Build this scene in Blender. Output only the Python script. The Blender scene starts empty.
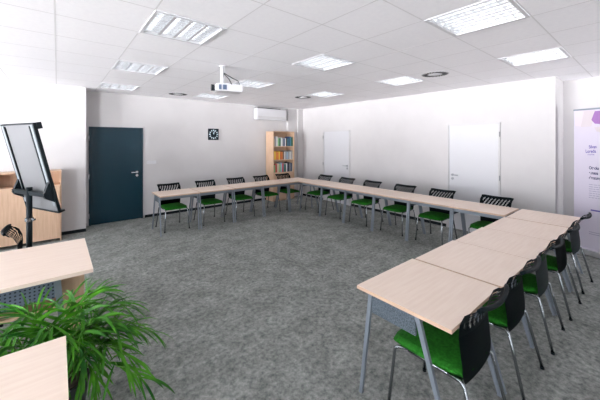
import bpy, bmesh, math, random
from mathutils import Vector, Matrix
random.seed(7)
S = bpy.context.scene
COL = S.collection
R = math.radians
PI = math.pi

# ------------------------------------------------------------------ materials
def mat(name, col, rough=.5, metal=0., emit=None, es=0., spec=.5):
    m = bpy.data.materials.new(name); m.use_nodes = True
    b = m.node_tree.nodes['Principled BSDF']
    b.inputs['Base Color'].default_value = (*col, 1)
    b.inputs['Roughness'].default_value = rough
    b.inputs['Metallic'].default_value = metal
    b.inputs['Specular IOR Level'].default_value = spec
    if emit:
        b.inputs['Emission Color'].default_value = (*emit, 1)
        b.inputs['Emission Strength'].default_value = es
    return m

def noisy(m, c1, c2, scale, detail=4, stretch=(1, 1, 1), bump=0., rough_noise=.5, lo=.35, hi=.65, second=None):
    nt = m.node_tree; N = nt.nodes; L = nt.links
    b = N['Principled BSDF']
    tc = N.new('ShaderNodeTexCoord'); mp = N.new('ShaderNodeMapping')
    mp.inputs['Scale'].default_value = stretch
    L.new(tc.outputs['Object'], mp.inputs['Vector'])
    nz = N.new('ShaderNodeTexNoise'); nz.inputs['Scale'].default_value = scale
    nz.inputs['Detail'].default_value = detail; nz.inputs['Roughness'].default_value = rough_noise
    L.new(mp.outputs[0], nz.inputs['Vector'])
    cr = N.new('ShaderNodeValToRGB')
    cr.color_ramp.elements[0].position = lo; cr.color_ramp.elements[0].color = (*c1, 1)
    cr.color_ramp.elements[1].position = hi; cr.color_ramp.elements[1].color = (*c2, 1)
    L.new(nz.outputs['Fac'], cr.inputs['Fac'])
    out = cr.outputs['Color']
    if second:
        n2 = N.new('ShaderNodeTexNoise'); n2.inputs['Scale'].default_value = second[0]
        n2.inputs['Detail'].default_value = 3
        L.new(mp.outputs[0], n2.inputs['Vector'])
        r2 = N.new('ShaderNodeValToRGB')
        r2.color_ramp.elements[0].position = .3; r2.color_ramp.elements[0].color = (second[1],)*3+(1,)
        r2.color_ramp.elements[1].position = .7; r2.color_ramp.elements[1].color = (second[2],)*3+(1,)
        L.new(n2.outputs['Fac'], r2.inputs['Fac'])
        mx = N.new('ShaderNodeMix'); mx.data_type = 'RGBA'; mx.blend_type = 'MULTIPLY'
        mx.inputs['Factor'].default_value = 1
        L.new(out, mx.inputs['A']); L.new(r2.outputs['Color'], mx.inputs['B'])
        out = mx.outputs['Result']
    L.new(out, b.inputs['Base Color'])
    if bump:
        bp = N.new('ShaderNodeBump'); bp.inputs['Strength'].default_value = bump
        bp.inputs['Distance'].default_value = .01
        L.new(nz.outputs['Fac'], bp.inputs['Height']); L.new(bp.outputs[0], b.inputs['Normal'])
    return m

M = {}
M['wall'] = noisy(mat('wall_paint', (.8, .78, .77), .85, spec=.2), (.575, .562, .562), (.595, .582, .582), 3, 2)
M['ceil'] = noisy(mat('ceiling_tile', (.8, .8, .8), .9, spec=.1), (.93, .92, .945), (.96, .95, .97), 25, 3)
M['tbar'] = mat('ceiling_grid_metal', (.74, .73, .74), .7)
M['carpet'] = noisy(mat('carpet', (.2, .2, .2), .95, spec=.1), (.115, .130, .126), (.41, .42, .395), 22, 9, bump=.4,
                    rough_noise=.78, lo=.36, hi=.66, second=(4, .74, 1.15))
M['base'] = mat('baseboard_dark', (.007, .013, .016), .6, spec=.2)
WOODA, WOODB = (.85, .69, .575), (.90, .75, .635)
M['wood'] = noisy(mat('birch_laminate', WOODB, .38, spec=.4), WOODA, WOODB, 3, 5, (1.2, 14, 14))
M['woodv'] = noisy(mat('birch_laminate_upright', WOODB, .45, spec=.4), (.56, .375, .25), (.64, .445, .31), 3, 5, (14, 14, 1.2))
M['edge'] = mat('edge_band', (.60, .42, .30), .5)
M['grey'] = mat('grey_painted_metal', (.22, .255, .295), .42, .35)
M['chrome'] = mat('chrome_tube', (.36, .39, .41), .2, 1.)
M['black'] = mat('black_metal', (.003, .008, .011), .45, spec=.2)
M['shell'] = mat('dark_plastic_shell', (.002, .007, .009), .5, spec=.12)
M['green'] = noisy(mat('green_fabric', (.02, .2, .02), .85, spec=.2), (.007, .10, .004), (.018, .17, .012), 60, 4, bump=.3)
M['door_dark'] = mat('dark_door_paint', (.004, .030, .047), .25)
M['white'] = mat('white_lacquer', (.61, .615, .64), .5)
M['frame_white'] = mat('white_frame', (.57, .565, .57), .5)
M['plastic'] = mat('white_plastic', (.65, .65, .67), .4)
M['steel'] = mat('brushed_steel', (.35, .37, .39), .3, .9)
M['alu'] = mat('aluminium', (.7, .71, .73), .3, .85)
M['mirror'] = mat('louvre_reflector', (.9, .91, .93), .25, .75)
M['tube'] = mat('lamp_tube', (.95, .95, .95), .4, emit=(.96, .98, 1), es=1.8)
M['boardgrey'] = mat('board_back_grey', (.15, .153, .16), .45, .1)
M['boardlight'] = mat('board_rail_light', (.21, .24, .255), .5)
M['leaf'] = noisy(mat('palm_leaf', (.03, .2, .02), .45, spec=.22), (.006, .085, .006), (.07, .27, .010), 7, 3)
M['stem'] = mat('palm_stem', (.10, .26, .03), .5)
M['pot'] = mat('pot_dark', (.03, .035, .04), .5)
M['soil'] = noisy(mat('soil', (.03, .02, .012), .95), (.02, .013, .008), (.05, .034, .02), 40, 4)
M['banner'] = mat('banner_fabric', (.60, .56, .66), .6)
M['txt_blue'] = mat('print_blue', (.12, .09, .36), .6)
M['txt_dark'] = mat('print_dark', (.05, .045, .12), .6)
M['txt_grey'] = mat('print_grey', (.35, .33, .45), .6)
M['purple'] = mat('print_purple', (.30, .14, .38), .6)
M['tint1'] = mat('print_pink_tint', (.66, .58, .64), .6)
M['tint2'] = mat('print_warm_tint', (.58, .52, .55), .6)
M['clockface'] = mat('clock_face', (.004, .012, .018), .4, spec=.2)
M['clockmark'] = mat('clock_mark', (.55, .68, .74), .5)
M['portblue'] = mat('projector_port', (.10, .14, .22), .4)
M['lens'] = mat('projector_lens', (.02, .025, .03), .1)
M['black_hole'] = mat('dark_slot', (.04, .04, .042), .7)
gl = mat('window_glass', (1, 1, 1), .0); gb = gl.node_tree.nodes['Principled BSDF']
gl.node_tree.nodes.remove(gb)
tr = gl.node_tree.nodes.new('ShaderNodeBsdfTransparent'); gs = gl.node_tree.nodes.new('ShaderNodeBsdfGlossy')
gs.inputs['Roughness'].default_value = .02
mx = gl.node_tree.nodes.new('ShaderNodeMixShader'); mx.inputs[0].default_value = .06
gl.node_tree.links.new(tr.outputs[0], mx.inputs[1]); gl.node_tree.links.new(gs.outputs[0], mx.inputs[2])
gl.node_tree.links.new(mx.outputs[0], gl.node_tree.nodes['Material Output'].inputs[0])
M['glass'] = gl

# perforated metal
pm = mat('perforated_metal', (.14, .18, .24), .45, .3)
nt = pm.node_tree; tc = nt.nodes.new('ShaderNodeTexCoord'); vo = nt.nodes.new('ShaderNodeVectorMath'); vo.operation = 'SCALE'
vo.inputs['Scale'].default_value = 1/.026
fr = nt.nodes.new('ShaderNodeVectorMath'); fr.operation = 'FRACTION'
sb = nt.nodes.new('ShaderNodeVectorMath'); sb.operation = 'SUBTRACT'; sb.inputs[1].default_value = (.5, .5, .5)
mu = nt.nodes.new('ShaderNodeVectorMath'); mu.operation = 'MULTIPLY'; mu.inputs[1].default_value = (1, 0, 1)
ln = nt.nodes.new('ShaderNodeVectorMath'); ln.operation = 'LENGTH'
lt = nt.nodes.new('ShaderNodeMath'); lt.operation = 'LESS_THAN'; lt.inputs[1].default_value = .24
cm = nt.nodes.new('ShaderNodeMix'); cm.data_type = 'RGBA'
cm.inputs['A'].default_value = (.15, .19, .25, 1); cm.inputs['B'].default_value = (.02, .025, .035, 1)
nt.links.new(tc.outputs['Object'], vo.inputs[0]); nt.links.new(vo.outputs[0], fr.inputs[0]); nt.links.new(fr.outputs[0], sb.inputs[0])
nt.links.new(sb.outputs[0], mu.inputs[0]); nt.links.new(mu.outputs[0], ln.inputs[0]); nt.links.new(ln.outputs['Value'], lt.inputs[0])
nt.links.new(lt.outputs[0], cm.inputs['Factor']); nt.links.new(cm.outputs['Result'], nt.nodes['Principled BSDF'].inputs['Base Color'])
M['perf'] = pm

pe = mat('speckled_metal', (.1, .13, .16), .5, .3)
noisy(pe, (.055, .075, .09), (.13, .16, .19), 130, 2, lo=.42, hi=.58)
M['perf_end'] = pe

# ------------------------------------------------------------------ mesh helpers
def box(bm, c, s, rot=None, mi=0):
    r = bmesh.ops.create_cube(bm, size=1.)
    mt = Matrix.Translation(Vector(c)) @ (rot.to_4x4() if rot else Matrix.Identity(4)) @ Matrix.Diagonal((*s, 1))
    bmesh.ops.transform(bm, matrix=mt, verts=r['verts'])
    for f in {f for v in r['verts'] for f in v.link_faces}: f.material_index = mi
    return r['verts']

def bx(bm, x0, x1, y0, y1, z0, z1, mi=0):
    return box(bm, ((x0+x1)/2, (y0+y1)/2, (z0+z1)/2), (abs(x1-x0), abs(y1-y0), abs(z1-z0)), None, mi)

def tube(bm, pts, r, n=8, cap=True, mi=0):
    pts = [Vector(p) for p in pts]
    rs = r if isinstance(r, (list, tuple)) else [r]*len(pts)
    rings = []; prev = None
    for i, p in enumerate(pts):
        if i == 0: t = pts[1]-p
        elif i == len(pts)-1: t = p-pts[i-1]
        else: t = (pts[i+1]-p).normalized()+(p-pts[i-1]).normalized()
        t.normalize()
        if prev is None:
            a = Vector((0, 0, 1)) if abs(t.z) < .9 else Vector((1, 0, 0))
            u = t.cross(a).normalized()
        else:
            u = (prev-t*prev.dot(t)).normalized()
        prev = u; w = t.cross(u)
        rings.append([bm.verts.new(p+(u*math.cos(2*PI*k/n)+w*math.sin(2*PI*k/n))*rs[i]) for k in range(n)])
    for a, b in zip(rings, rings[1:]):
        for k in range(n):
            f = bm.faces.new((a[k], a[(k+1) % n], b[(k+1) % n], b[k])); f.smooth = True; f.material_index = mi
    if cap:
        bm.faces.new(rings[0][::-1]).material_index = mi; bm.faces.new(rings[-1]).material_index = mi

def taper_bar(bm, a, b, s0, s1):
    """rectangular bar from a to b, sections s0 (x,y) at a and s1 at b, axis aligned sections"""
    a = Vector(a); b = Vector(b); vs = []
    for p, s in ((a, s0), (b, s1)):
        for dx, dy in ((-1, -1), (1, -1), (1, 1), (-1, 1)):
            vs.append(bm.verts.new(p+Vector((dx*s[0]/2, dy*s[1]/2, 0))))
    bm.faces.new(vs[3::-1]); bm.faces.new(vs[4:])
    for k in range(4): bm.faces.new((vs[k], vs[(k+1) % 4], vs[4+(k+1) % 4], vs[4+k]))

def disc_cyl(bm, c, r, h, axis='Z', n=24, r2=None):
    rr = bmesh.ops.create_cone(bm, cap_ends=True, segments=n, radius1=r, radius2=r if r2 is None else r2, depth=h)
    rot = {'Z': Matrix.Identity(4), 'Y': Matrix.Rotation(PI/2, 4, 'X'), 'X': Matrix.Rotation(PI/2, 4, 'Y')}[axis]
    bmesh.ops.transform(bm, matrix=Matrix.Translation(Vector(c)) @ rot, verts=rr['verts'])
    return rr['verts']

def obj(name, bm, m, parent=None, bevel=0., smooth=False):
    if bevel:
        bmesh.ops.bevel(bm, geom=[e for e in bm.edges], offset=bevel, segments=2, affect='EDGES', clamp_overlap=True)
    bmesh.ops.recalc_face_normals(bm, faces=bm.faces)
    me = bpy.data.meshes.new(name); bm.to_mesh(me); bm.free()
    for x in (m if isinstance(m, (list, tuple)) else [m]): me.materials.append(M[x] if isinstance(x, str) else x)
    if smooth:
        for p in me.polygons: p.use_smooth = True
    o = bpy.data.objects.new(name, me); COL.objects.link(o)
    if parent: o.parent = parent
    return o

def B(): return bmesh.new()
def bo(name, m, parent, *a, bevel=0.):
    bm = B(); bx(bm, *a); return obj(name, bm, m, parent, bevel)

def thing(name, label, cat, loc=(0, 0, 0), rz=0., group=None):
    o = bpy.data.objects.new(name, None); COL.objects.link(o)
    o.empty_display_size = .1
    o.location = loc; o.rotation_euler = (0, 0, rz)
    return tag(o, label, cat, group)
def tag(o, label, cat, group=None):
    o['label'] = label; o['category'] = cat
    if group: o['group'] = group
    return o
def struct(name, bm, m, parent=None, bevel=0.):
    o = obj(name, bm, m, parent, bevel); 
    if not parent: o['kind'] = 'structure'
    return o
def copy_tree(o, parent=None):
    c = o.copy(); COL.objects.link(c); c.parent = parent
    for ch in list(o.children): copy_tree(ch, c)
    return c

# ------------------------------------------------------------------ room
XL, XR, XRR, YB, YD, H = -9.0, 6.17, 6.8, -3.6, 7.5, 2.8
bm = B(); bx(bm, XL-.2, XRR+.2, YB-.2, YD+.2, -.1, 0); struct('floor', bm, 'carpet')

TX, TY = 1.85/3, 1.867/3
gx = [.6+TX*k for k in range(-16, 11)]; gy = [.67+TY*k for k in range(-7, 11)]
def cell(x0, y0): return (round((x0-.6)/TX), round((y0-.67)/TY))
LIGHTS = [(.6, .67), (.6, 2.53), (.6, 4.40), (.6, 6.27), (2.45, .67), (2.45, 2.53), (2.45, 4.40), (2.45, 6.27), (4.3, .67), (4.3, 2.53), (4.3, 4.40)]
LIGHTS = [(.6+TX*cell(a, b)[0], .67+TY*cell(a, b)[1]) for a, b in LIGHTS]
holes = {cell(a, b) for a, b in LIGHTS}
xs = [XL-.1]+[g for g in gx if XL-.1 < g < XRR]+[XRR+.1]; ys = [YB-.1]+[g for g in gy if YB-.1 < g < YD]+[YD+.1]
bm = B()
for a, b in zip(xs, xs[1:]):
    for c, d in zip(ys, ys[1:]):
        if (round((a-.6)/TX), round((c-.67)/TY)) in holes and abs(b-a-TX) < .01 and abs(d-c-TY) < .01: continue
        bx(bm, a, b, c, d, H, H+.02)
struct('ceiling', bm, 'ceil')
bm = B()
for g in xs[1:-1]: bx(bm, g-.006, g+.006, YB, YD, H-.0004, H)
for g in ys[1:-1]: bx(bm, XL, XRR, g-.006, g+.006, H-.0003, H)
g_ = struct('trim_1', bm, 'tbar')

def wall_open(name, axis, pos, thick, lo, hi, openings, z1=H):
    """wall perpendicular to axis at pos, from lo to hi, openings (a,b,z0,z1)"""
    bm = B()
    def put(a, b, z0, z1_):
        if b-a < 1e-4 or z1_-z0 < 1e-4: return
        if axis == 'x': bx(bm, pos, pos+thick, a, b, z0, z1_)
        else: bx(bm, a, b, pos, pos+thick, z0, z1_)
    cur = lo
    for a, b, z0, z2 in sorted(openings):
        put(cur, a, 0, z1); put(a, b, 0, z0); put(a, b, z2, z1); cur = b
    put(cur, hi, 0, z1)
    return struct(name, bm, 'wall')

BD = (.5, 1.51, 0, 2.06)                      # dark door opening
wall_open('wall_far', 'y', YD, .2, .43, XRR, [BD])
bm = B(); bx(bm, XL-.2, .43, 7.08, YD+.2, 0, H); struct('wall_left_far', bm, 'wall')
WD = [(1.80, 2.73, 0, 2.1), (5.33, 6.37, 0, 2.07)]
wall_open('wall_right', 'x', XR, XRR-XR+.02, 1.04, YD, [])
wall_open('wall_right_near', 'x', XRR, .2, YB, 1.05, [])
WINL = [(.4, 3.1, .3, 2.7), (3.5, 6.2, .3, 2.7)]
wall_open('wall_left', 'x', XL-.2, .2, YB-.2, 7.08, WINL)
WINB_ADDED = [(-7.6, -5.4, .3, 2.6), (6.2, 6.75, .3, 2.6)]  # unseen openings added to light the far wall and the right wall end
wall_open('wall_near', 'y', YB-.2, .2, XL-.2, XRR+.2, WINB_ADDED)

# pier in the far right corner
bm = B(); bx(bm, 5.62, XR, 7.40, YD, 0, H); struct('trim_2', bm, 'wall')
bm = B(); bx(bm, 5.97, XR, 7.34, 7.40, 0, H); struct('trim_3', bm, 'wall')

# windows, all out of view; the near-wall ones are added for their light
k = 0
for (a, b, z0, z1) in WINL+WINB_ADDED:
    k += 1
    e = B(); ax = 'y' if (a, b, z0, z1) in WINB_ADDED else 'x'
    P = YB-.14 if ax == 'y' else XL-.14
    def wb(bm_, u0, u1, w0, w1, t=.06, off=0.):
        if ax == 'x': bx(bm_, P+off, P+off+t, u0, u1, w0, w1)
        else: bx(bm_, u0, u1, P+off, P+off+t, w0, w1)
    wb(e, a, b, z0, z0+.07); wb(e, a, b, z1-.07, z1); wb(e, a, a+.07, z0+.07, z1-.07); wb(e, b-.07, b, z0+.07, z1-.07)
    m_ = (a+b)/2; wb(e, m_-.05, m_+.05, z0+.07, z1-.07)
    w = struct(f'window_{k}', e, 'white')
    e = B(); wb(e, a+.07, m_-.05, z0+.07, z1-.07, .012, .024); wb(e, m_+.05, b-.07, z0+.07, z1-.07, .012, .024)
    obj('window_pane', e, 'glass', w)
    e = B()
    if ax == 'x': bx(e, XL-.07, XL+.05, a-.02, b+.02, z0-.03, z0)
    else: bx(e, a-.02, b+.02, YB-.07, YB+.05, z0-.03, z0)
    obj('window_sill', e, 'white', w)
    ld = bpy.data.lights.new('window_portal', 'AREA'); ld.shape = 'RECTANGLE'
    ld.size = b-a; ld.size_y = z1-z0; ld.cycles.is_portal = True
    lo = bpy.data.objects.new('window_portal', ld); COL.objects.link(lo)
    if ax == 'x': lo.location = (XL-.19, m_, (z0+z1)/2); lo.rotation_euler = (R(90), 0, R(-90))
    else: lo.location = (m_, YB-.19, (z0+z1)/2); lo.rotation_euler = (R(90), 0, 0)
    # portals shine along local -Z; point it into the room
    if ax == 'y': lo.rotation_euler = (R(-90), 0, 0); lo.rotation_euler = (R(90), 0, R(0)); lo.rotation_euler = (R(-90), 0, R(180))
    d = Vector((1, 0, 0)) if ax == 'x' else Vector((0, 1, 0))
    lo.rotation_euler = d.to_track_quat('-Z', 'Z').to_euler()

# baseboards
def bb(name, x0, x1, y0, y1):
    bm = B(); bx(bm, x0, x1, y0, y1, 0, .06); struct(name, bm, 'base')
bb('baseboard_far', 1.55, 5.62, YD-.012, YD)
bb('baseboard_far_left', XL, .43, 7.068, 7.08)
bb('baseboard_far_corner', .43, .46, YD-.012, YD)
bm = B()
cur = 1.03
for a, b, *_ in WD: bx(bm, XR-.012, XR, cur, a-.03, 0, .06); cur = b+.03
bx(bm, XR-.012, XR, cur, 7.34, 0, .06); struct('baseboard_right', bm, 'base')
bb('baseboard_right_near', XRR-.012, XRR, YB, 1.04)
bb('baseboard_right_end', XR-.012, XRR, 1.028, 1.04)
bb('baseboard_left', XL, XL+.012, YB, 7.068)
bb('baseboard_near', XL, XRR, YB, YB+.012)

# dark door
def handle(parent, x, y, z, sx, axis='y', m='steel'):
    """lever handle on a face looking -axis; sx is lever direction"""
    bm = B()
    def C(c, r, h):
        if axis == 'y': disc_cyl(bm, (x+c[0], y+c[1], z+c[2]), r, h, 'Y', 16)
        else: disc_cyl(bm, (x+c[1], y+c[0], z+c[2]), r, h, 'X', 16)
    C((0, -.004, 0), .026, .008); C((0, -.03, 0), .009, .05); C((0, -.004, -.075), .026, .008)
    if axis == 'y': tube(bm, [(x, y-.052, z), (x+sx*.02, y-.056, z), (x+sx*.12, y-.056, z)], .0095, 8)
    else: tube(bm, [(x-.052, y, z), (x-.056, y+sx*.02, z), (x-.056, y+sx*.12, z)], .0095, 8)
    o = obj('door_handle', bm, m, parent); o['label'] = 'metal lever handle with round rose'
    return o
bm = B(); bx(bm, .54, 1.47, YD-.005, YD+.04, .008, 2.02)
d1 = struct('door_1', bm, 'door_dark')
bm = B()
bx(bm, .5, .536, YD-.02, YD+.06, 0, 2.06); bx(bm, 1.474, 1.51, YD-.02, YD+.06, 0, 2.06); bx(bm, .536, 1.474, YD-.02, YD+.06, 2.024, 2.06)
obj('door_frame', bm, 'door_dark', d1)
bm = B(); bx(bm, .5, 1.51, YD+.15, YD+.19, 0, 2.06); obj('door_backing', bm, 'door_dark', d1)
for z in (.2, 1.02, 1.82):
    bm = B(); tube(bm, [(.497, YD-.03, z-.05), (.497, YD-.03, z+.05)], .011, 10); obj('hinge', bm, 'alu', d1)
handle(d1, 1.39, YD-.005, 1.06, -1, m='alu')
# white doors in the right wall
for i, (a, b, _, zt) in enumerate(WD):
    bm = B(); bx(bm, XR-.012, XR+.005, a+.035, b-.035, .006, zt-.035)
    d = struct(f'door_{i+2}', bm, 'white')
    bm = B(); bx(bm, XR-.028, XR, a, a+.03, 0, zt); bx(bm, XR-.028, XR, b-.03, b, 0, zt); bx(bm, XR-.028, XR, a+.03, b-.03, zt-.03, zt)
    obj('door_frame', bm, 'frame_white', d, .004)
    hy = b-.1 if i == 0 else a+.1
    handle(d, XR-.012, hy, 1.08, -1 if i == 0 else 1, 'x')
    for z in (.25, 1.09, 1.88):
        bm = B(); y_ = a+.005 if i == 0 else b-.005
        tube(bm, [(XR-.035, y_, z-.045), (XR-.035, y_, z+.045)], .010, 8); obj('hinge', bm, 'steel', d)

# ------------------------------------------------------------------ ceiling lights
def make_light():
    t = thing('ceiling_light', '', 'ceiling light')
    w = .292; h_ = .075
    bm = B()
    bx(bm, -w-.012, -w+.016, -w-.012, w+.012, -.006, .02); bx(bm, w-.016, w+.012, -w-.012, w+.012, -.006, .02)
    bx(bm, -w+.016, w-.016, -w-.012, -w+.016, -.006, .02); bx(bm, -w+.016, w-.016, w-.016, w+.012, -.006, .02)
    obj('frame', bm, 'plastic', t)
    bm = B()
    bx(bm, -w, w, -w, w, h_, h_+.01); bx(bm, -w-.006, -w, -w, w, .02, h_+.01); bx(bm, w, w+.006, -w, w, .02, h_+.01)
    bx(bm, -w, w, -w-.006, -w, .02, h_+.01); bx(bm, -w, w, w, w+.006, .02, h_+.01)
    obj('housing', bm, 'mirror', t)
    for k in range(4):
        bm = B(); x = -w+.016+(2*w-.032)*(k+.5)/4
        tube(bm, [(x, -w+.02, .055), (x, w-.02, .055)], .013, 8); obj('lamp_tube', bm, 'tube', t)
    bm = B(); q = 2*w-.032
    for k in range(1, 4):
        x = -w+.016+q*k/4
        vs = [bm.verts.new(v) for v in ((x-.013, -w+.016, 0), (x+.013, -w+.016, 0), (x, -w+.016, .035), (x-.013, w-.016, 0), (x+.013, w-.016, 0), (x, w-.016, .035))]
        for f in ((0, 1, 2), (5, 4, 3), (0, 3, 4, 1), (1, 4, 5, 2), (2, 5, 3, 0)): bm.faces.new([vs[j] for j in f])
    for k in range(1, 9):
        y = -w+.016+q*k/9; bx(bm, -w+.016, w-.016, y-.003, y+.003, .001, .034)
    obj('louvre', bm, 'mirror', t)
    return t
proto = make_light()
ll = ['square louvred ceiling light almost overhead, off the near left of the room',
      'large bright louvred ceiling light at the upper left, nearest of the left row',
      'bright louvred ceiling light, middle one of the left row of lights',
      'small bright louvred ceiling light next to the wall at the far end of left row',
      'large sparkling louvred ceiling light at the top right edge of the picture',
      'square louvred ceiling light at the centre of the ceiling',
      'pale louvred ceiling light just right of the hanging projector',
      'thin far ceiling light below and left of the projector, near the door wall',
      'louvred ceiling light with dark cells above the right wall near the banner',
      'flat looking ceiling light beside the large round vent',
      'thin far ceiling light beside the small round vent near the bookcase corner']
for i, (a, b) in enumerate(LIGHTS):
    o = proto if i == 0 else copy_tree(proto)
    o.location = (a+TX/2, b+TY/2, H); o['label'] = ll[i]; o['group'] = 'louvred ceiling lights'

# round vents
def make_vent():
    t = thing('ceiling_vent', '', 'ceiling vent')
    bm = B(); disc_cyl(bm, (0, 0, -.001), .20, .004, n=40); obj('vent_plate', bm, 'plastic', t)
    bm = B()
    for k in range(24):
        a = 2*PI*k/24; rt = Matrix.Rotation(a+.5, 3, 'Z')
        box(bm, (math.cos(a)*.145, math.sin(a)*.145, -.004), (.085, .02, .004), rt)
    obj('slots', bm, 'black_hole', t)
    bm = B(); disc_cyl(bm, (0, 0, -.006), .07, .01, n=30); obj('hub', bm, 'plastic', t)
    return t
pv = make_vent()
for i, (x, y, s, l) in enumerate([(4.55, 2.21, 1., 'large round ceiling vent with dark slots beside a flat light above the right wall'),
                      (2.06, 6.75, 1., 'small looking round ceiling vent near the door wall, left of the projector'),
                      (4.48, 5.33, 1., 'small looking round ceiling vent near the bookcase corner')]):
    o = pv if i == 0 else copy_tree(pv)
    o.location = (x, y, H); o['label'] = l; o['group'] = 'round ceiling vents'

# projector
pj = thing('projector', 'white projector hanging from the ceiling on a pole with looping dark cables', 'projector', (1.77, 3.85, 0), R(75))
bm = B(); bx(bm, -.12, .12, -.27, .11, 2.44, 2.535)
obj('body', bm, 'plastic', pj, .016)
bm = B(); tube(bm, [(0, 0, 2.53), (0, 0, 2.795)], .024, 12); disc_cyl(bm, (0, 0, 2.79), .045, .015); box(bm, (0, -.02, 2.548), (.12, .16, .015)); obj('ceiling_mount', bm, 'plastic', pj)
bm = B(); disc_cyl(bm, (-.03, .13, 2.485), .044, .05, 'Y'); obj('lens', bm, 'lens', pj)
bm = B(); bx(bm, -.126, -.118, .03, .065, 2.455, 2.52); bx(bm, -.126, -.118, -.04, .012, 2.455, 2.52); obj('port_panel', bm, 'portblue', pj)
bm = B()
tube(bm, [(-.02, -.02, 2.70), (-.04, -.12, 2.64), (-.05, -.21, 2.60), (-.06, -.235, 2.53)], .006, 6)
tube(bm, [(-.02, -.02, 2.69), (-.05, -.08, 2.62), (-.06, -.12, 2.54)], .006, 6)
obj('cable', bm, 'black', pj)

# air conditioner, clock, switch
ac = thing('air_conditioner', 'white wall mounted air conditioner above and left of the bookcase', 'air conditioner', (4.95, YD, 2.39))
bm = B(); bx(bm, -.54, .54, -.2, 0, 0, .33); obj('body', bm, 'plastic', ac, .025)
bm = B(); bx(bm, -.5, .5, -.206, -.195, .05, .10); obj('flap', bm, 'frame_white', ac)
bm = B(); bx(bm, -.5, .3, -.19, -.02, .331, .352); obj('dark_top_strip', bm, 'black_hole', ac)  # thin dark box along the top of the body
bm = B()
for k in range(3): bx(bm, .32, .5, -.185+k*.05, -.16+k*.05, .328, .334)
obj('top_grille', bm, 'black_hole', ac)

ck = thing('wall_clock', 'square black wall clock with a ring of pale marks on the door wall', 'clock', (3.19, YD, 1.94))
bm = B(); bx(bm, -.145, .145, -.03, 0, -.15, .15); obj('clock_face', bm, 'clockface', ck, .006)
bm = B()
for k in range(12):
    a = PI*k/6; box(bm, (math.sin(a)*.105, -.032, math.cos(a)*.105), (.022 if k % 3 else .032, .004, .04), Matrix.Rotation(a, 3, 'Y'))
obj('hour_marks', bm, 'clockmark', ck)
for nm, a, l in (('minute_hand', R(18), .085), ('hour_hand', R(-12), .055)):
    bm = B(); box(bm, (math.sin(a)*l/2, -.036, math.cos(a)*l/2), (.013, .004, l), Matrix.Rotation(a, 3, 'Y')); obj(nm, bm, 'clockmark', ck)
sw = thing('light_switch', 'white switch plate on the wall right of the dark door', 'light switch', (1.69, YD, 1.27))
bm = B(); bx(bm, -.1, .1, -.03, 0, -.04, .035); obj('plate', bm, 'plastic', sw, .006)
for s in (-1, 1):
    bm = B(); bx(bm, s*.05-.035, s*.05+.035, -.036, -.028, -.028, .024); obj('rocker', bm, 'plastic', sw, .003)

# ------------------------------------------------------------------ bookcase and books
BX0, BX1, BY0, BY1, BZ = 4.83, 5.61, 7.08, 7.47, 2.05
bk = thing('bookcase', 'tall light wood bookcase with three open shelves of books in the far corner', 'bookcase', (BX0, BY0, 0))
W_ = BX1-BX0; D_ = BY1-BY0
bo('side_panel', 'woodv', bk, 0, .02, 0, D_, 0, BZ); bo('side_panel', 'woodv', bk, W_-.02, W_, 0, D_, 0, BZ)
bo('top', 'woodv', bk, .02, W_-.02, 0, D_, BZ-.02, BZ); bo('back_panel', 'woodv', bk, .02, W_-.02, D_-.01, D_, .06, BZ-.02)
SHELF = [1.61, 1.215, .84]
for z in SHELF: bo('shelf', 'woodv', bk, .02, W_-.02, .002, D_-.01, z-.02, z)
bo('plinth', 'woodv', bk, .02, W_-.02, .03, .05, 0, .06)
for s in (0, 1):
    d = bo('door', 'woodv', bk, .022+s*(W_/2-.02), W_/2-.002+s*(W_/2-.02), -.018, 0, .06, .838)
    bm = B(); disc_cyl(bm, (W_/2+(-.04 if s == 0 else .04), -.028, .72), .011, .02, 'Y', 12); obj('knob', bm, 'alu', d)
pal = {'white': (.7, .7, .68), 'grey': (.35, .36, .38), 'dark green': (.03, .12, .07), 'light green': (.25, .45, .22), 'dark blue': (.03, .06, .14),
       'teal': (.05, .2, .26), 'yellow': (.75, .50, .06), 'orange': (.70, .22, .04), 'red': (.45, .05, .04), 'pale blue': (.3, .42, .55),
       'black': (.03, .03, .035), 'beige': (.55, .46, .34), 'brown': (.2, .11, .07)}
for k_, c_ in pal.items(): M['book_'+k_] = mat('cover_'+k_.replace(' ', '_'), c_, .5)
M['paper'] = mat('book_pages', (.75, .72, .64), .9)
rows = [('top', 1.61, ['beige', 'grey', 'white', 'light green', 'dark green', 'white', 'grey', 'dark blue', 'white', 'black', 'teal', 'dark blue', 'teal', 'dark green'], .27),
        ('middle', 1.215, ['yellow', 'yellow', 'orange', 'orange', 'yellow', 'red', 'orange', 'brown', 'white', 'grey', 'pale blue', 'grey', 'white', 'grey', 'beige'], .245),
        ('lowest open', .84, ['light green', 'red', 'beige', 'light green', 'pale blue', 'red', 'teal', 'dark green', 'white', 'dark blue', 'black', 'grey', 'dark blue', 'beige'], .27)]
ordn = ['first', 'second', 'third', 'fourth', 'fifth', 'sixth', 'seventh', 'eighth', 'ninth', 'tenth', 'eleventh', 'twelfth', 'thirteenth', 'fourteenth', 'fifteenth']
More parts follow.
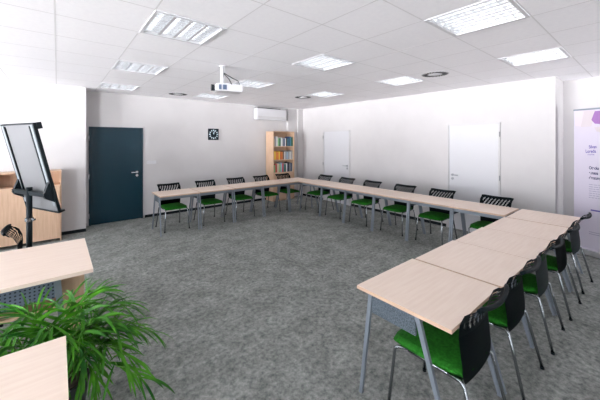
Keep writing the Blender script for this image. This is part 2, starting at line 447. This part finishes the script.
for (sn, z, cols, hh) in rows:
    x = BX0+.03; n = len(cols); tot = W_-.06
    ws = [random.uniform(.7, 1.3) for _ in cols]; sc = tot/sum(ws)
    for i, c in enumerate(cols):
        w = ws[i]*sc-.002; h = hh*random.uniform(.8, 1.08); dd = random.uniform(.17, .21)
        t = thing('book', f'{c} book, {ordn[i]} from the left on the {sn} shelf of the bookcase', 'book', (x+w/2, BY0+.03+random.uniform(0, .015), z), 0, f'books on the {sn} shelf')
        bm = B(); bx(bm, -w/2, w/2, 0, .003, 0, h); bx(bm, -w/2, -w/2+.002, .003, dd, 0, h); bx(bm, w/2-.002, w/2, .003, dd, 0, h)
        obj('cover', bm, 'book_'+c, t)
        bo('pages', 'paper', t, -w/2+.0021, w/2-.0021, .0031, dd-.004, .004, h-.004)
        x += w+.002

# ------------------------------------------------------------------ tables
TW, TD, TH = .738, .645, .74
def make_table():
    """local: front (open room side) is +y, chair side is -y"""
    t = thing('classroom_table', '', 'table')
    bm = B(); v = bx(bm, -TW/2, TW/2, -TD/2, TD/2, TH-.022, TH)
    bm.faces.ensure_lookup_table()
    for f in bm.faces:
        if abs(f.normal.z) < .5: f.material_index = 1
    obj('tabletop', bm, ['wood', 'edge'], t)
    yf = TD/2-.112; yr = -TD/2+.20
    for sx in (-1, 1):
        x = sx*(TW/2-.014)
        bm = B(); taper_bar(bm, (x, yf, TH-.022), (x, TD/2-.028, .008), (.023, .031), (.020, .022)); box(bm, (x, TD/2-.028, .004), (.024, .026, .008)); obj('leg', bm, 'grey', t)
        bm = B(); taper_bar(bm, (x, yr, TH-.022), (x, -TD/2-.008, .008), (.023, .031), (.020, .022)); box(bm, (x, -TD/2-.008, .004), (.024, .026, .008)); obj('leg', bm, 'grey', t)
        bm = B(); bx(bm, x-.008, x+.008, yr+.01, yf-.01, TH-.14, TH-.022); obj('end_panel', bm, 'perf_end', t)
    bm = B(); bx(bm, -TW/2+.032, TW/2-.032, yf-.015, yf+.015, TH-.09, TH-.022); obj('front_beam', bm, 'grey', t)
    bm = B(); bx(bm, -TW/2+.032, TW/2-.032, yr-.012, yr+.012, TH-.062, TH-.022); obj('rear_beam', bm, 'grey', t)
    return t
tp = make_table(); first = True
def put_table(x, y, rz, label, group):
    global first
    o = tp if first else copy_tree(tp); first = False
    o.location = (x, y, 0); o.rotation_euler = (0, 0, rz); o['label'] = label; o['group'] = group
    return o
lab_r = ['nearest light wood table of the right row, its grey legs in full view', 'second nearest light wood table of the right row',
         'middle light wood table of the right row of five', 'fourth light wood table of the right row, before the last one',
         'light wood table at the far right end of the row, pointing at the banner']
for k, xc in enumerate([1.995, 2.755, 3.50, 4.245, 5.01]):
    put_table(xc, 1.022-.014*k, 0, lab_r[k], 'tables of the right row')
lab_m = ['light wood table by the right wall joined to the right row of tables', 'light wood table by the right wall, in front of the closer white door',
         'light wood table by the right wall, third from the right row', 'light wood table by the right wall, fourth from the right row',
         'light wood table by the right wall, second from the bookcase corner', 'light wood table by the right wall, nearest the bookcase corner']
for k in range(6):
    put_table(5.042, 1.328+.7415*(k+.5), R(90), lab_m[k], 'tables along the right wall')
lab_d = ['light wood table at the left end of the row before the door wall', 'light wood table second from the left along the door wall',
         'light wood table under the clock, middle of the row along the door wall', 'light wood table left of the bookcase along the door wall',
         'light wood table in the far corner in front of the bookcase']
for k in range(5):
    put_table(1.825+.755*k, 6.107, R(180), lab_d[k], 'tables along the door wall')
put_table(-.335, 1.635, R(180), 'light wood table corner at the bottom left, in front of the palm', 'tables by the palm')

# ------------------------------------------------------------------ chairs
def make_chair():
    """local: faces +y, origin on floor under seat centre"""
    t = thing('visitor_chair', '', 'chair')
    # seat cushion
    bm = B(); nx, ny = 10, 10; w, d = .215, .22
    top, bot = [], []
    for j in range(ny+1):
        for i in range(nx+1):
            u, v = i/nx*2-1, j/ny*2-1
            # superellipse footprint
            x = u*w*(1-.10*max(0, abs(v)-.6)/.4*1.0); y = .018+v*(d+.018)*(1-.08*max(0, abs(u)-.6)/.4)
            if v < -.5: x *= 1-.06*(-v-.5)/.5
            edge = max(abs(u), abs(v))**6
            z = .470-.016*edge+.006*(1-abs(u))-.02*max(0, v-.55)/.45
            top.append(bm.verts.new((x, y, z)))
            bot.append(bm.verts.new((x*.97, y*.97, .430-.01*max(0, v-.55)/.45)))
    def q(a, i, j): return a[j*(nx+1)+i]
    for j in range(ny):
        for i in range(nx):
            bm.faces.new((q(top, i, j), q(top, i+1, j), q(top, i+1, j+1), q(top, i, j+1)))
            bm.faces.new((q(bot, i, j), q(bot, i, j+1), q(bot, i+1, j+1), q(bot, i+1, j)))
    for i in range(nx):
        for j in (0, ny):
            bm.faces.new((q(top, i, j), q(top, i+1, j), q(bot, i+1, j), q(bot, i, j)))
    for j in range(ny):
        for i in (0, nx):
            bm.faces.new((q(top, i, j), q(top, i, j+1), q(bot, i, j+1), q(bot, i, j)))
    obj('seat', bm, 'green', t, smooth=True)
    bm = B(); bx(bm, -.19, .19, -.195, .20, .418, .4285); obj('seat_pan', bm, 'shell', t, .004)
    # backrest shell with diagonal slots
    bm = B(); NU, NV = 36, 30
    prof = [(-.222, .405), (-.222, .49), (-.216, .58), (-.212, .66), (-.222, .73), (-.252, .79), (-.325, .85)]
    def pr(s):
        s *= len(prof)-1; i = min(int(s), len(prof)-2); f = s-i
        return prof[i][0]*(1-f)+prof[i+1][0]*f, prof[i][1]*(1-f)+prof[i+1][1]*f
    vs = []
    for j in range(NV+1):
        s = j/NV; y, z = pr(s); row = []
        hw = .212+.012*s-.03*(max(0, .10-s)/.10)**2
        for i in range(NU+1):
            u = i/NU*2-1
            cor = max(0, abs(u)-.88)/.12
            zz = z+.016*u*u*s-.012*cor*cor*(s > .93)
            row.append(bm.verts.new((u*hw, y+.036*u*u*(.3+.7*s), zz)))
        vs.append(row)
    for j in range(NV):
        for i in range(NU):
            band = (j-3) % 6
            slot = 17 <= j < 28 and 3 <= i < NU-3 and (2*i+j) % 8 < 3
            if not slot: bm.faces.new((vs[j][i], vs[j][i+1], vs[j+1][i+1], vs[j+1][i]))
    for v in [v for v in bm.verts if not v.link_faces]: bm.verts.remove(v)
    # thickness
    bmesh.ops.solidify(bm, geom=list(bm.faces), thickness=.009)
    # rolled top lip
    o = obj('backrest', bm, 'shell', t)
    bm = B(); pts = []
    for i in range(13):
        u = i/12*2-1
        pts.append((u*.222, -.327+.036*u*u, .850+.016*u*u-(.008 if abs(u) > .95 else 0)))
    tube(bm, pts, .012, 8); obj('top_lip', bm, 'shell', t)
    # chrome frame: each leg a mesh of its own
    r = .0105
    for s in (-1, 1):
        bm = B(); tube(bm, [(s*.175, .14, .411), (s*.203, .19, .410), (s*.211, .212, .395), (s*.235, .245, .012)], r, 8)
        lg = obj('leg', bm, 'chrome', t)
        bm = B(); disc_cyl(bm, (s*.235, .245, .008), .014, .016, n=12); obj('foot_cap', bm, 'black', lg)
        bm = B(); tube(bm, [(s*.185, -.10, .412), (s*.2, -.19, .42), (s*.208, -.215, .405), (s*.237, -.31, .012)], r, 8)
        lg = obj('leg', bm, 'chrome', t)
        bm = B(); disc_cyl(bm, (s*.237, -.31, .008), .014, .016, n=12); obj('foot_cap', bm, 'black', lg)
        bm = B(); tube(bm, [(s*.188, .13, .413), (s*.188, -.18, .413)], r, 8)
        obj('seat_rail', bm, 'chrome', t)
    bm = B(); tube(bm, [(-.19, .1, .411), (.19, .1, .411)], r*.9, 8); obj('cross_bar', bm, 'chrome', t)
    return t
cp = make_chair(); cfirst = True
def put_chair(x, y, rz, label, group):
    global cfirst
    o = cp if cfirst else copy_tree(cp); cfirst = False
    o.location = (x, y, 0); o.rotation_euler = (0, 0, rz); o['label'] = label; o['group'] = group
for k, (x, y, a, l) in enumerate([
        (1.925, .885, 0, 'nearest dark chair with green seat, pushed under the front right table'),
        (2.645, .875, 0, 'second nearest dark chair with its back to us on the right row'),
        (3.38, .862, 1, 'third dark chair from the front along the right row of tables'),
        (4.12, .845, -1, 'fourth dark chair from the front along the right row of tables'),
        (4.915, .84, -3, 'dark chair with curved back at the far right beside the banner')]):
    put_chair(x, y, R(a), l, 'chairs of the right row')
for k, (x, a, l) in enumerate([
        (1.81, 2, 'slotted dark chair with green seat at the left end of the door wall row'),
        (2.58, 0, 'slotted dark chair with green seat, second from left along the door wall'),
        (3.33, -1, 'slotted dark chair with green seat, middle of the row along the door wall'),
        (4.06, 1, 'slotted dark chair with green seat, just left of the bookcase'),
        (4.745, 0, 'slotted dark chair with green seat directly in front of the bookcase')]):
    put_chair(x, 6.24, R(180+a), l, 'chairs along the door wall')
for k, (y, a, l) in enumerate([
        (5.525, 2, 'slotted dark chair in front of the farther white door, nearest the corner'),
        (4.785, 0, 'slotted dark chair by the right wall, second from the bookcase corner'),
        (4.045, -1, 'slotted dark chair by the right wall, third from the bookcase corner'),
        (3.24, 1, 'slotted dark chair by the right wall between the two white doors, nearer one'),
        (2.50, 0, 'slotted dark chair by the left half of the closer white door'),
        (1.65, -2, 'slotted dark chair by the right wall, nearest the banner end')]):
    put_chair(5.165, y, R(90+a), l, 'chairs along the right wall')
put_chair(-.10, 4.18, R(-90), 'dark chair behind the left desk, only its rounded back showing', 'chair at the left desk')

# ------------------------------------------------------------------ left desk
dk = thing('teacher_desk', 'light wood desk at the left edge with perforated grey panel and wooden side', 'desk', (.22, 2.85, 0))
DL, DD = 1.5, .96
bm = B(); bx(bm, -DL, 0, 0, DD, .712, .74)
bm.faces.ensure_lookup_table()
for f in bm.faces:
    if abs(f.normal.z) < .5: f.material_index = 1
obj('tabletop', bm, ['wood', 'edge2' if 'edge2' in M else 'wood'], dk)
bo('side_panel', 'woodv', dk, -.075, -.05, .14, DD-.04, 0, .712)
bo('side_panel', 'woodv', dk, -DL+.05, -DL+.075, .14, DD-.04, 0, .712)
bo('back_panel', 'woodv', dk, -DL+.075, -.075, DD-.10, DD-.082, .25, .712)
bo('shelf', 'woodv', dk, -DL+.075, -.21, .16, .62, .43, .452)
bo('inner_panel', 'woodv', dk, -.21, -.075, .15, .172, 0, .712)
bo('modesty_panel', 'perf', dk, -DL+.1, -.235, .085, .095, .55, .712)
bm = B(); taper_bar(bm, (-.225, .09, .712), (-.16, .09, .0), (.045, .03), (.03, .03)); obj('leg', bm, 'grey', dk)
bm = B(); taper_bar(bm, (-DL+.09, .09, .712), (-DL+.06, .09, .0), (.045, .03), (.03, .03)); obj('leg', bm, 'grey', dk)

# low cabinet against the stub wall
cb = thing('low_cabinet', 'low light wood cabinet with an open top shelf against the left back wall', 'cabinet', (-.80, 6.72, 0))
CW = .855
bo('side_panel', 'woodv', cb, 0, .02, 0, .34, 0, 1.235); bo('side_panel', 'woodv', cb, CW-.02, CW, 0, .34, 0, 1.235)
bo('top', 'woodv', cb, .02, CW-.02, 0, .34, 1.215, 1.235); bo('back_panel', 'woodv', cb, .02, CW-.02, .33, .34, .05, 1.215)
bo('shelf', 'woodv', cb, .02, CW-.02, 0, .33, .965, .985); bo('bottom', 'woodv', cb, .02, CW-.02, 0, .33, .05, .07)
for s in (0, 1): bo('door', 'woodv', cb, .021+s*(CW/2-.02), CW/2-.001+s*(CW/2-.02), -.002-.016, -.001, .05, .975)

# ------------------------------------------------------------------ flipchart
phi, th = R(115.37), R(13.33)
e = Vector((math.cos(phi), math.sin(phi), 0)); n = Vector((e.y, -e.x, 0)); up = Vector((0, 0, math.cos(th)))-n*math.sin(th)
nn = e.cross(up); nn = nn if nn.dot(n) > 0 else -nn
Cb = Vector((-.2322, 4.4677, 1.4535)); fw, fh = .714, 1.01
fc = thing('flipchart', 'tilted mobile board with black frame on a black post, seen from behind', 'flipchart', (0, 0, 0))
base = Vector((-.157, 4.50, 0))-n*.095
fc.location = base
Rb = Matrix((e, up, nn)).transposed()
def fb(bm, ce, cu, cn, se, su, sn): box(bm, Cb-base+e*ce+up*cu+nn*cn, (se, su, sn), Rb)
bm = B(); fb(bm, 0, 0, 0, fw-.02, fh-.02, .014); obj('board', bm, 'boardgrey', fc)
bm = B()
for s in (-1, 1):
    fb(bm, s*(fw/2-.008), 0, 0, .016, fh, .03); fb(bm, 0, s*(fh/2-.008), 0, fw-.03, .016, .03)
obj('frame', bm, 'black', fc)
for s in (-1, 1):
    bm = B(); fb(bm, s*(fw/2-.045), .03, -.012, .045, fh-.1, .012); obj('side_rail', bm, 'boardlight', fc)
    bm = B(); fb(bm, s*(fw/2-.083), .10, -.014, .018, fh-.26, .014); obj('extension_arm', bm, 'black', fc)
bm = B(); fb(bm, -fw/2+.012, fh/2-.035, .035, .03, .07, .045); obj('corner_clip', bm, 'black', fc)
bm = B(); fb(bm, 0, -fh/2+.01, .03, fw-.01, .02, .04); obj('pen_tray', bm, 'black', fc)
bm = B(); fb(bm, 0, -.265, -.075, fw*.98, .045, .035); obj('cross_bar', bm, 'black', fc)
for s in (-1, 1):
    bm = B(); o0 = Cb-base+e*(s*(fw/2-.03)); t_ = .02
    tri = [up*-.13-nn*.01, up*-.27-nn*.10, up*-.31-nn*.085, up*-.38-nn*.01]
    vs = [bm.verts.new(o0+p+e*dx) for dx in (-t_, t_) for p in tri]
    bm.faces.new(vs[:4]); bm.faces.new(vs[4:][::-1])
    for k in range(4): bm.faces.new((vs[k], vs[(k+1) % 4], vs[4+(k+1) % 4], vs[4+k]))
    obj('bracket', bm, 'black', fc)
bm = B(); tube(bm, [(0, 0, .06), (0, 0, 1.24)], .027, 16); obj('post', bm, 'black', fc)
bm = B(); disc_cyl(bm, (0, 0, .88), .038, .035, n=20); box(bm, (.03, -.03, .88), (.05, .02, .02), Matrix.Rotation(R(-40), 3, 'Z')); obj('clamp', bm, 'chrome', fc)
for a in (.1, PI/2, PI-.1):
    c, s = math.cos(a), math.sin(a)
    bm = B(); tube(bm, [(c*.02, s*.02, .085), (c*.3, s*.3, .06)], [.02, .013], 8)
    lg = obj('leg', bm, 'black', fc)
    bm = B(); disc_cyl(bm, (c*.3, s*.3, .027), .025, .02, 'X', 14); obj('castor', bm, 'black', lg)

# ------------------------------------------------------------------ roller banner
bdir = Vector((-.297, -.955, 0)).normalized()
bn = thing('roller_banner', 'white and purple printed roller banner standing at the right edge', 'banner', (6.37, .85, 0), math.atan2(bdir.y, bdir.x))
# local x runs along banner, local -y faces the room
BWd = .85
bo('base', 'alu', bn, 0, BWd, -.06, .06, .012, .09)
bm = B()
for x in (.08, BWd-.08): bx(bm, x-.02, x+.02, -.10, .10, 0, .012)
obj('foot', bm, 'alu', bn)
bo('sheet', 'banner', bn, .005, BWd-.005, -.002, .001, .09, 2.235)
bo('top_rail', 'grey', bn, 0, BWd, -.012, .012, 2.235, 2.26)
bm = B(); tube(bm, [(BWd/2, .03, .09), (BWd/2, .03, 2.24)], .01, 8); obj('pole', bm, 'alu', bn)
def poly(name, pts, m, y=-.0035, ch=None):
    bm = B(); f = bm.faces.new([bm.verts.new((x, y, z)) for x, z in pts])
    r_ = bmesh.ops.extrude_face_region(bm, geom=[f]); bmesh.ops.translate(bm, vec=(0, .0012, 0), verts=[v for v in r_['geom'] if isinstance(v, bmesh.types.BMVert)])
    return obj(name, bm, m, bn)
poly('printed_shape', [(.02, 2.23), (.19, 2.23), (.14, 1.98), (.02, 2.0)], 'tint1')
poly('printed_shape', [(.13, 2.225), (.27, 2.225), (.22, 1.98), (.09, 1.975)], 'tint2', -.005)
poly('printed_shape', [(.26, 2.21), (.40, 2.215), (.46, 2.12), (.38, 2.0), (.26, 2.02), (.22, 2.08)], 'purple', -.0065)
poly('printed_shape', [(.25, 1.97), (.42, 1.98), (.38, 1.88), (.28, 1.90)], 'tint2', -.005)
def text(s, x, z, size, m, rot=0., bold=0.):
    cu = bpy.data.curves.new('printed_text', 'FONT'); cu.body = s; cu.size = size; cu.extrude = .0006; cu.offset = bold
    o = bpy.data.objects.new('printed_text', cu); COL.objects.link(o)
    dg = bpy.context.evaluated_depsgraph_get(); me = bpy.data.meshes.new_from_object(o.evaluated_get(dg))
    COL.objects.unlink(o); bpy.data.objects.remove(o)
    me.materials.clear(); me.materials.append(M[m])
    o = bpy.data.objects.new('printed_text', me); COL.objects.link(o); o.parent = bn
    o.location = (x, -.0038, z); o.rotation_euler = (R(90), R(-rot), 0); o.scale = (.62, 1, 1)
    return o
text('Silvan', .19, 1.645, .066, 'txt_blue', 3, .0015)
text('Loreda', .15, 1.575, .070, 'txt_blue', 3, .0015)
text('ronad fos', .175, 1.538, .034, 'txt_blue', 3)
text('Otecks', .19, 1.325, .064, 'txt_dark', 0, .002)
text('e.masa', .19, 1.250, .064, 'txt_dark', 0, .002)
text("r'rozum", .19, 1.175, .064, 'txt_dark', 0, .002)
bm = B()
for k in range(7):
    bm = B(); z = 1.085-.033*k; x = .19
    while x < .78:
        w = random.uniform(.02, .05); bx(bm, x, min(x+w, .8), -.0038, -.0025, z, z+.010); x += w+.009
    obj('printed_line', bm, 'txt_grey', bn)
bm = B(); bx(bm, .21, .62, -.0038, -.0025, .690, .712); obj('printed_line', bm, 'txt_blue', bn)
for z_, x_ in ((.36, .70), (.33, .60)):
    bm = B(); bx(bm, .19, x_, -.0038, -.0025, z_, z_+.010); obj('printed_line', bm, 'txt_grey', bn)

# ------------------------------------------------------------------ palm
pl = thing('potted_palm', 'green potted palm with long arching leaves between the two left desks', 'potted plant', (.0, 2.38, 0))
bm = B(); disc_cyl(bm, (0, 0, .13), .13, .26, n=32, r2=.17); obj('pot', bm, 'pot', pl)
bm = B(); disc_cyl(bm, (0, 0, .262), .155, .006, n=28); obj('soil', bm, 'soil', pl)
def frond(az, reach, height, droop, seed, nleaf=11, ll=.30, name='frond'):
    rnd = random.Random(seed)
    d = Vector((math.cos(az), math.sin(az), 0)); side = Vector((-d.y, d.x, 0))
    b0 = d*.05+side*rnd.uniform(-.05, .05)+Vector((0, 0, .265))
    pts = []
    for i in range(17):
        t = i/16
        r = reach*(t**1.25); z = height*math.sin(min(1., t*1.12)*PI/2)-droop*max(0, t-.55)**2*4
        pts.append(b0+d*r+Vector((0, 0, z))+side*math.sin(t*2.5)*rnd.uniform(-.01, .02))
    bm = B(); tube(bm, pts, [.006*(1-.75*i/16)+.0012 for i in range(17)], 5, mi=1)
    for i in range(nleaf):
        t = .22+.78*i/(nleaf-1); f = t*16; a = min(int(f), 15); p = pts[a].lerp(pts[a+1], f-a)
        tan = (pts[a+1]-pts[a]).normalized()
        sd = tan.cross(Vector((0, 0, 1))).normalized(); upv = sd.cross(tan)
        for s in (-1, 1):
            L = ll*(1-.45*abs(t-.5))*rnd.uniform(.75, 1.1); wd = .0082*rnd.uniform(.8, 1.25)
            fwd = .55+.75*t
            dr = (tan*fwd+sd*s*(1.05-.6*t)+upv*rnd.uniform(.1, .45)).normalized()
            wv = dr.cross(upv).normalized(); wv = (wv+upv*rnd.uniform(-.3, .3)*s).normalized()
            prev = None; q = p.copy(); cur = dr.copy(); N_ = 7
            for j in range(N_+1):
                u = j/N_; w = wd*(math.sin(PI*min(1, (u*.93+.07)))**.6 if j < N_ else .03)
                v0 = bm.verts.new(q-wv*w); v1 = bm.verts.new(q+Vector((0, 0, -w*.35))); v2 = bm.verts.new(q+wv*w)
                if prev:
                    for x0, x1, y0, y1 in ((prev[0], prev[1], v0, v1), (prev[1], prev[2], v1, v2)):
                        fc_ = bm.faces.new((x0, x1, y1, y0)); fc_.smooth = True
                prev = (v0, v1, v2)
                cur = (cur+Vector((0, 0, -.11-.10*u))).normalized(); q = q+cur*L/N_
    return obj(name, bm, ['leaf', 'stem'], pl)
FR = [(-38, .40, .22, .12), (-70, .22, .30, .10), (-15, .38, .27, .12), (5, .36, .32, .12), (25, .40, .24, .12), (62, .22, .34, .08),
      (120, .18, .36, .06), (160, .34, .28, .08), (185, .45, .25, .08), (205, .30, .32, .06), (-52, .50, .12, .08),
      (-8, .46, .18, .12), (-30, .28, .34, .10), (-85, .12, .38, .04), (172, .52, .18, .06), (14, .22, .40, .06), (235, .14, .36, .05), (-20, .10, .42, .04), (-60, .24, .16, .10), (-15, .24, .20, .12), (-95, .16, .22, .08), (190, .12, .40, .04), (-40, .14, .30, .10)]
for i, (az, rc, hh, dr) in enumerate(FR): frond(R(az), rc*1.02, hh*1.15, dr, 100+i)

# ------------------------------------------------------------------ world, camera, view
w = bpy.data.worlds.new('daylight_boosted_ground'); S.world = w; w.use_nodes = True
bg = w.node_tree.nodes['Background']
tc = w.node_tree.nodes.new('ShaderNodeTexCoord'); sx = w.node_tree.nodes.new('ShaderNodeSeparateXYZ'); cr = w.node_tree.nodes.new('ShaderNodeValToRGB')
cr.color_ramp.elements[0].position = .48; cr.color_ramp.elements[0].color = (3.3, 3.3, 3.45, 1)  # below the horizon: added glow, brighter than the sky, to lift the ceiling
cr.color_ramp.elements[1].position = .52; cr.color_ramp.elements[1].color = (.30, .32, .35, 1)
mr = w.node_tree.nodes.new('ShaderNodeMapRange'); mr.inputs[1].default_value = -1; mr.inputs[2].default_value = 1
w.node_tree.links.new(tc.outputs['Generated'], sx.inputs[0]); w.node_tree.links.new(sx.outputs['Z'], mr.inputs[0])
w.node_tree.links.new(mr.outputs[0], cr.inputs[0]); w.node_tree.links.new(cr.outputs[0], bg.inputs['Color'])
bg.inputs['Strength'].default_value = 22.

cam = bpy.data.cameras.new('camera'); co = bpy.data.objects.new('camera', cam); COL.objects.link(co)
co.location = (0, 0, 1.75); co.rotation_euler = (R(90), 0, R(50.52-90))
cam.sensor_width = 36; cam.lens = 294.4/600*36; cam.shift_y = -58.5/600; cam.clip_start = .05
S.camera = co
S.view_settings.view_transform = 'Standard'; S.view_settings.look = 'None'
S.view_settings.gamma = 1; S.view_settings.use_curve_mapping = False
S.view_settings.exposure = 0.36
S.cycles.max_bounces = 12; S.cycles.diffuse_bounces = 8; S.cycles.transparent_max_bounces = 12
S.cycles.use_denoising = True
S.cycles.sample_clamp_indirect = 6
